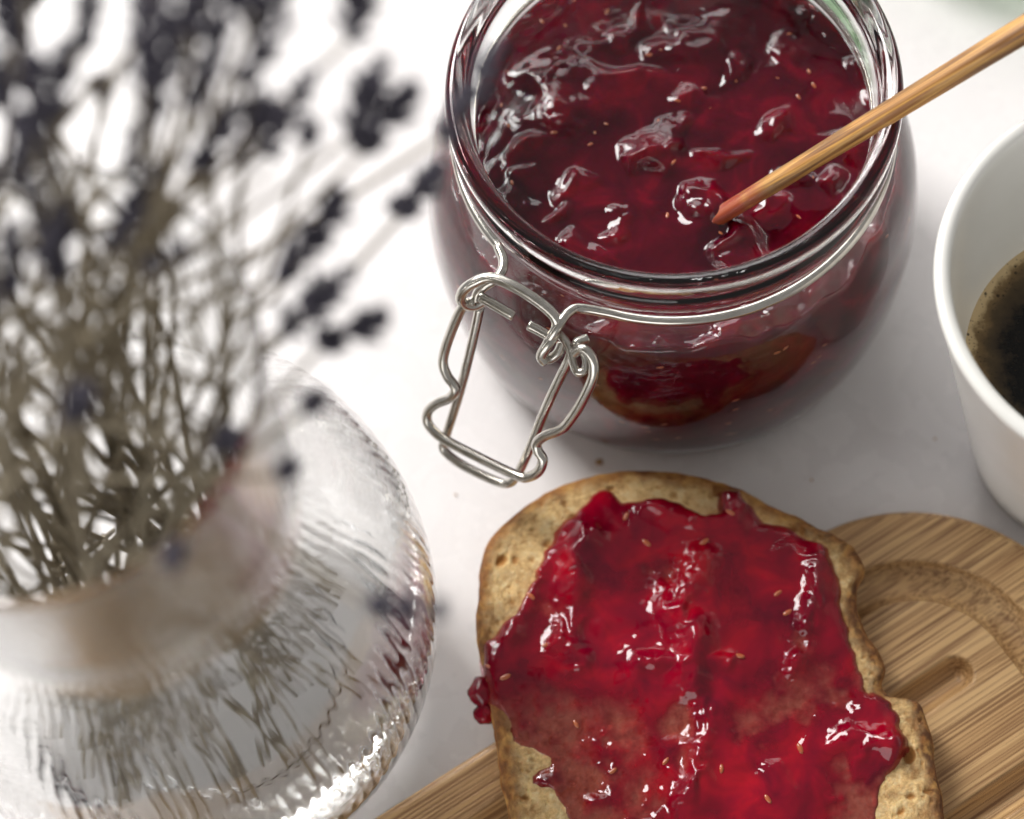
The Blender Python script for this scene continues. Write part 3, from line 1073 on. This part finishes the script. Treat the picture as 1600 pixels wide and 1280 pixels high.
def rib(aa, r, z):
    if z < 0.5 or z > 18.2:
        return aa * 0
    amp = 0.012 * sstep(0.5, 1.6, z) * (1 - 0.55 * sstep(7.0, 9.5, z)) * (1 + 0.5 * sstep(9.8, 11.8, z))
    zz = z / 0.5
    ph = 0.42 * math.sin(2 * math.pi * zz) + 0.25 * math.sin(2 * math.pi * zz * 0.37 + 1)
    n1 = noise3(np.cos(aa) * 7, np.sin(aa) * 7, z * 1.1, 61)
    return amp * (np.cos(100 * aa + 1.5 * ph + 1.4 * n1) * (0.65 + 0.5 * n1)) * (0.75 + 0.25 * math.cos(2 * math.pi * zz))


NV = 704
V1, F1 = lathe(vo, NV, (VX, VY, 0), closed=False, rfun=rib)
V2, F2 = lathe(vi, NV, (VX, VY, 0), closed=False)
n1_, n2_ = len(vo), len(vi)
V = np.concatenate([V1, V2])
F = F1 + [tuple(i + len(V1) for i in f) for f in F2]
for j in range(NV):
    F.append(((n1_ - 1) * NV + j, (n1_ - 1) * NV + (j + 1) % NV, len(V1) + (j + 1) % NV, len(V1) + j))
F.append(tuple(range(NV))[::-1])
F.append(tuple(len(V1) + (n2_ - 1) * NV + j for j in range(NV)))
part('glass_body', V, F, MT_VASE, VASE)

# ------------------------------------------------------------------ dried lavender


def bud(c, d, l, w, seed):
    d = np.asarray(d, float)
    d = d / np.linalg.norm(d)
    ref = np.array([0, 0, 1.0]) if abs(d[2]) < 0.9 else np.array([1.0, 0, 0])
    n = np.cross(d, ref)
    n /= np.linalg.norm(n)
    b = np.cross(d, n)
    a = np.linspace(0, 2 * np.pi, 6, endpoint=False)
    V, F = [np.asarray(c, float)[None]], []
    for (s, k) in ((0.22, 0.75), (0.62, 1.0), (0.9, 0.7)):
        V.append(c + d * l * s + w * k * (np.cos(a)[:, None] * n + np.sin(a)[:, None] * b))
    V.append((c + d * l * 1.02)[None])
    V = np.concatenate(V)
    for j in range(6):
        F.append((0, 1 + (j + 1) % 6, 1 + j))
        for r in range(2):
            F.append((1 + r * 6 + j, 1 + r * 6 + (j + 1) % 6, 7 + r * 6 + (j + 1) % 6, 7 + r * 6 + j))
        F.append((13 + j, 13 + (j + 1) % 6, 19))
    return V, F


def head_mesh(length, seed, wide=1.0):
    """flower spike along +z from the origin: whorls of small buds round a stalk"""
    rs = np.random.default_rng(seed)
    P = [tube([(0, 0, 0), (0.01, 0, length * .5), (0, 0.01, length)], 0.045, 6)]
    z = 0.0
    while z < length:
        k = z / length
        nb_ = int(rs.integers(5, 8))
        wd = wide * (0.75 + 0.5 * math.sin(math.pi * min(1, 0.25 + k * 0.75))) * (0.45 if rs.random() < 0.12 else 1)
        for j in range(nb_):
            a = 2 * math.pi * j / nb_ + rs.uniform(-.3, .3) + z * 3
            el = rs.uniform(0.65, 1.2) + 0.2 * k
            d = np.array([math.cos(a) * math.cos(el), math.sin(a) * math.cos(el), math.sin(el)])
            P.append(bud(np.array([0.03 * math.cos(a), 0.03 * math.sin(a), z]), d, rs.uniform(.30, .46) * wd, rs.uniform(.075, .115), 0))
        z += rs.uniform(0.20, 0.34) if rs.random() > 0.15 else rs.uniform(.5, .7)
    return join(P)


HEADS = []
for k, (l, w_) in enumerate(((2.6, 1.0), (1.9, 1.05), (1.3, 1.0), (3.2, .95), (0.7, 0.9), (2.2, 1.1), (0.35, .8))):
    hv, hf = head_mesh(l, 20 + k, w_)
    HEADS.append((l, mesh_data('flower_head', hv, hf, MT_FLOWER)))


def sprig(label, group, root, mid, neck, h0, tip, kind, rad=0.062, bare=False, fat=0.78):
    base = np.asarray(root, float)
    o = thing('lavender_sprig', label, 'dried flower', base, group)
    P = catmull([root, mid, neck, np.asarray(neck) * .45 + np.asarray(h0) * .55 + RNG.normal(0, .06, 3), h0], 7)
    V, F = tube(P, np.linspace(rad * 1.15, rad * 0.75, len(P)), 7)
    part('stem', V, F, MT_STEM, o)
    if not bare:
        l, me = HEADS[kind]
        f = bpy.data.objects.new('flower_head', me)
        link(f, o)
        d = Vector(np.asarray(tip, float) - np.asarray(h0, float))
        f.location = Vector(np.asarray(h0, float) - base) * S
        f.rotation_mode = 'QUATERNION'
        f.rotation_quaternion = d.to_track_quat('Z', 'Y')
        s = min(max(d.length / l, 0.75), 1.35)
        f.scale = (fat, fat, s * max(0.9, fat * 0.95))
    return o


def in_vase(rmax, z):
    r, an = rmax * math.sqrt(random.random()), random.uniform(0, 2 * math.pi)
    return np.array([VX + r * math.cos(an), VY + r * math.sin(an), z])


def neck_for(h, spread=0.72):
    """where a stem heading for h leaves the neck"""
    d = np.asarray(h)[:2] - np.array([VX, VY])
    k = min(1.0, np.linalg.norm(d) / 7.0)
    d = d / (np.linalg.norm(d) + 1e-9)
    p = np.array([VX, VY]) + d * 1.9 * k * spread + RNG.normal(0, 1.9, 2)
    q = p - np.array([VX, VY])
    n = np.linalg.norm(q)
    if n > 3.15:
        p = np.array([VX, VY]) + q * 3.15 / n
    return np.array([p[0], p[1], random.uniform(15.5, 17.6)])


def add(label, group, px0, px1, z0, z1, kind, bare=False, rad=0.062):
    h0, tip = at(*px0, z0), at(*px1, z1)
    nk = neck_for(h0)
    q = np.array([VX, VY]) - nk[:2]
    root = np.array([VX + q[0] * .6 + random.uniform(-3.4, 3.4), VY + q[1] * .6 + random.uniform(-3.4, 3.4), random.uniform(1.35, 2.6)])
    d = root[:2] - np.array([VX, VY])
    n = np.linalg.norm(d)
    if n > 3.9:
        root[:2] = np.array([VX, VY]) + d * 3.9 / n
    mid = root * .5 + nk * .5
    mid[:2] += RNG.normal(0, .12, 2)
    sprig(label, group, root, mid, nk, h0, tip, kind, rad, bare, 0.72 if group else 0.88)


# the sprigs one can pick out
add('lavender sprig reaching farthest right, its dark head across the jar rim', None, (690, 215), (790, 55), 20.5, 22.3, 0)
add('lavender sprig with a loose head bending towards the left side of the jar', None, (625, 340), (693, 250), 19.5, 20.6, 1)
add('lavender sprig drooping low over the right side of the vase', None, (570, 945), (690, 955), 20.0, 20.2, 2)
add('lavender sprig with a thick head left of the wire clasp', None, (500, 545), (600, 490), 20.0, 20.6, 1)
add('lavender sprig with a slanted head just left of the jar near the top', None, (565, 240), (655, 120), 21.5, 22.8, 1)
add('lavender sprig with a slim upright head between the bunch and the jar', None, (548, 215), (598, 95), 21.8, 23.2, 5)
add('lavender sprig with its head cut by the top of the picture', None, (550, 60), (570, -60), 23.0, 24.5, 5)
add('lavender sprig with a fat dark head in the middle of the gap', None, (490, 390), (535, 290), 21.0, 22.2, 1)
add('lavender sprig with a short head low in the bunch above the clasp', None, (440, 440), (480, 355), 20.5, 21.4, 2)
add('lavender sprig with a broad head halfway down the right of the bunch', None, (440, 520), (540, 430), 20.4, 21.3, 5)
add('lavender sprig carrying one small bud in front of the vase rim', None, (262, 885), (285, 850), 21.0, 21.3, 6)
add('lavender sprig carrying one small bud by the neck of the vase', None, (440, 745), (462, 722), 19.5, 19.8, 6)
add('lavender sprig with a small bud above the shoulder of the vase', None, (478, 640), (505, 618), 19.5, 19.8, 6)
add('lavender sprig with a single bud hanging between bunch and top edge', None, (482, 225), (486, 185), 22.5, 23.0, 6)
add('lavender sprig with dark bud in the left middle of the stems', None, (115, 660), (125, 600), 22.0, 22.6, 4)
add('lavender sprig with dark bud above the vase mouth', None, (345, 705), (362, 670), 20.5, 20.9, 4)
LB = 'lavender sprig with a full dark flower spike in the dense bunch at upper left'
GRP = 'lavender sprigs packed together in the vase'
spots = [(30, 30, 24), (85, 150, 24.5), (130, 40, 25), (170, 110, 25), (210, 30, 25), (235, 150, 24.5), (270, 60, 25), (300, 130, 24.5), (330, 30, 25), (350, 170, 24), (375, 90, 24), (200, 230, 24), (25, 250, 24), (60, 320, 23.5),
         (5, 130, 25), (130, 130, 26), (310, 230, 23.5), (370, 215, 23), (20, 420, 23), (95, 400, 23), (240, -60, 26), (140, -80, 26), (40, -60, 26), (330, -70, 25), (395, 10, 24.5), (180, 350, 22.5), (415, 200, 22.5), (-30, 330, 24), (-40, 500, 23), (60, 180, 25.5), (290, 0, 26), (220, 90, 26), (10, 20, 26)]
for k, (x, y, z) in enumerate(spots):
    if k % 6 == 3:
        continue
    dx, dy = (x - 60) * 0.22 + random.uniform(-18, 18), -random.uniform(95, 165)
    add(LB, GRP, (x, y + 40), (x + dx, y + 40 + dy), z - 1.0, z + 0.6, random.choice((0, 1, 1, 2, 5, 3)))
for k in range(38):
    x, y = random.uniform(-160, 470), random.uniform(-40, 520)
    if x > 300 and y > 330:
        y -= 200
    bare = k % 3 == 0
    lb, gr = ('bare brown lavender stem without a flower among the sprigs in the vase', 'bare stems in the vase') if bare else ('thin lavender stem with only a few small buds among the stems in the vase', 'budded stems in the vase')
    add(lb, gr, (x, y), (x + 8, y - 50), random.uniform(20.5, 24), 24.4, random.choice((2, 4, 6, 6)), bare=bare, rad=random.uniform(.05, .072))

# ------------------------------------------------------------------ crumbs on the table, plus one lump standing in for a scuff mark
for (x, y, r, lab) in ((936, 722, 0.085, 'tiny brown bread crumb on the table just above the toast'), (1268, 750, 0.035, 'dark speck of crumb on the table between jar and board'), (1461, 686, 0.03, 'dark scuff mark on the table just left of the white cup'), (712, 773, 0.03, 'pale fleck of crumb on the table under the wire clasp')):
    c = at(x, y, r * .8)
    V, F = lump_mesh(c, (r, r * .8, r * .8), int(x), 0.4, 12)
    n = len(V)
    tag(part('crumb', V, F, MT_BREAD, None, base=(c[0], c[1], 0), attrs={'crust': np.full(n, .6), 'pit': np.zeros(n), 'toasty': np.ones(n)}), lab, 'crumb')
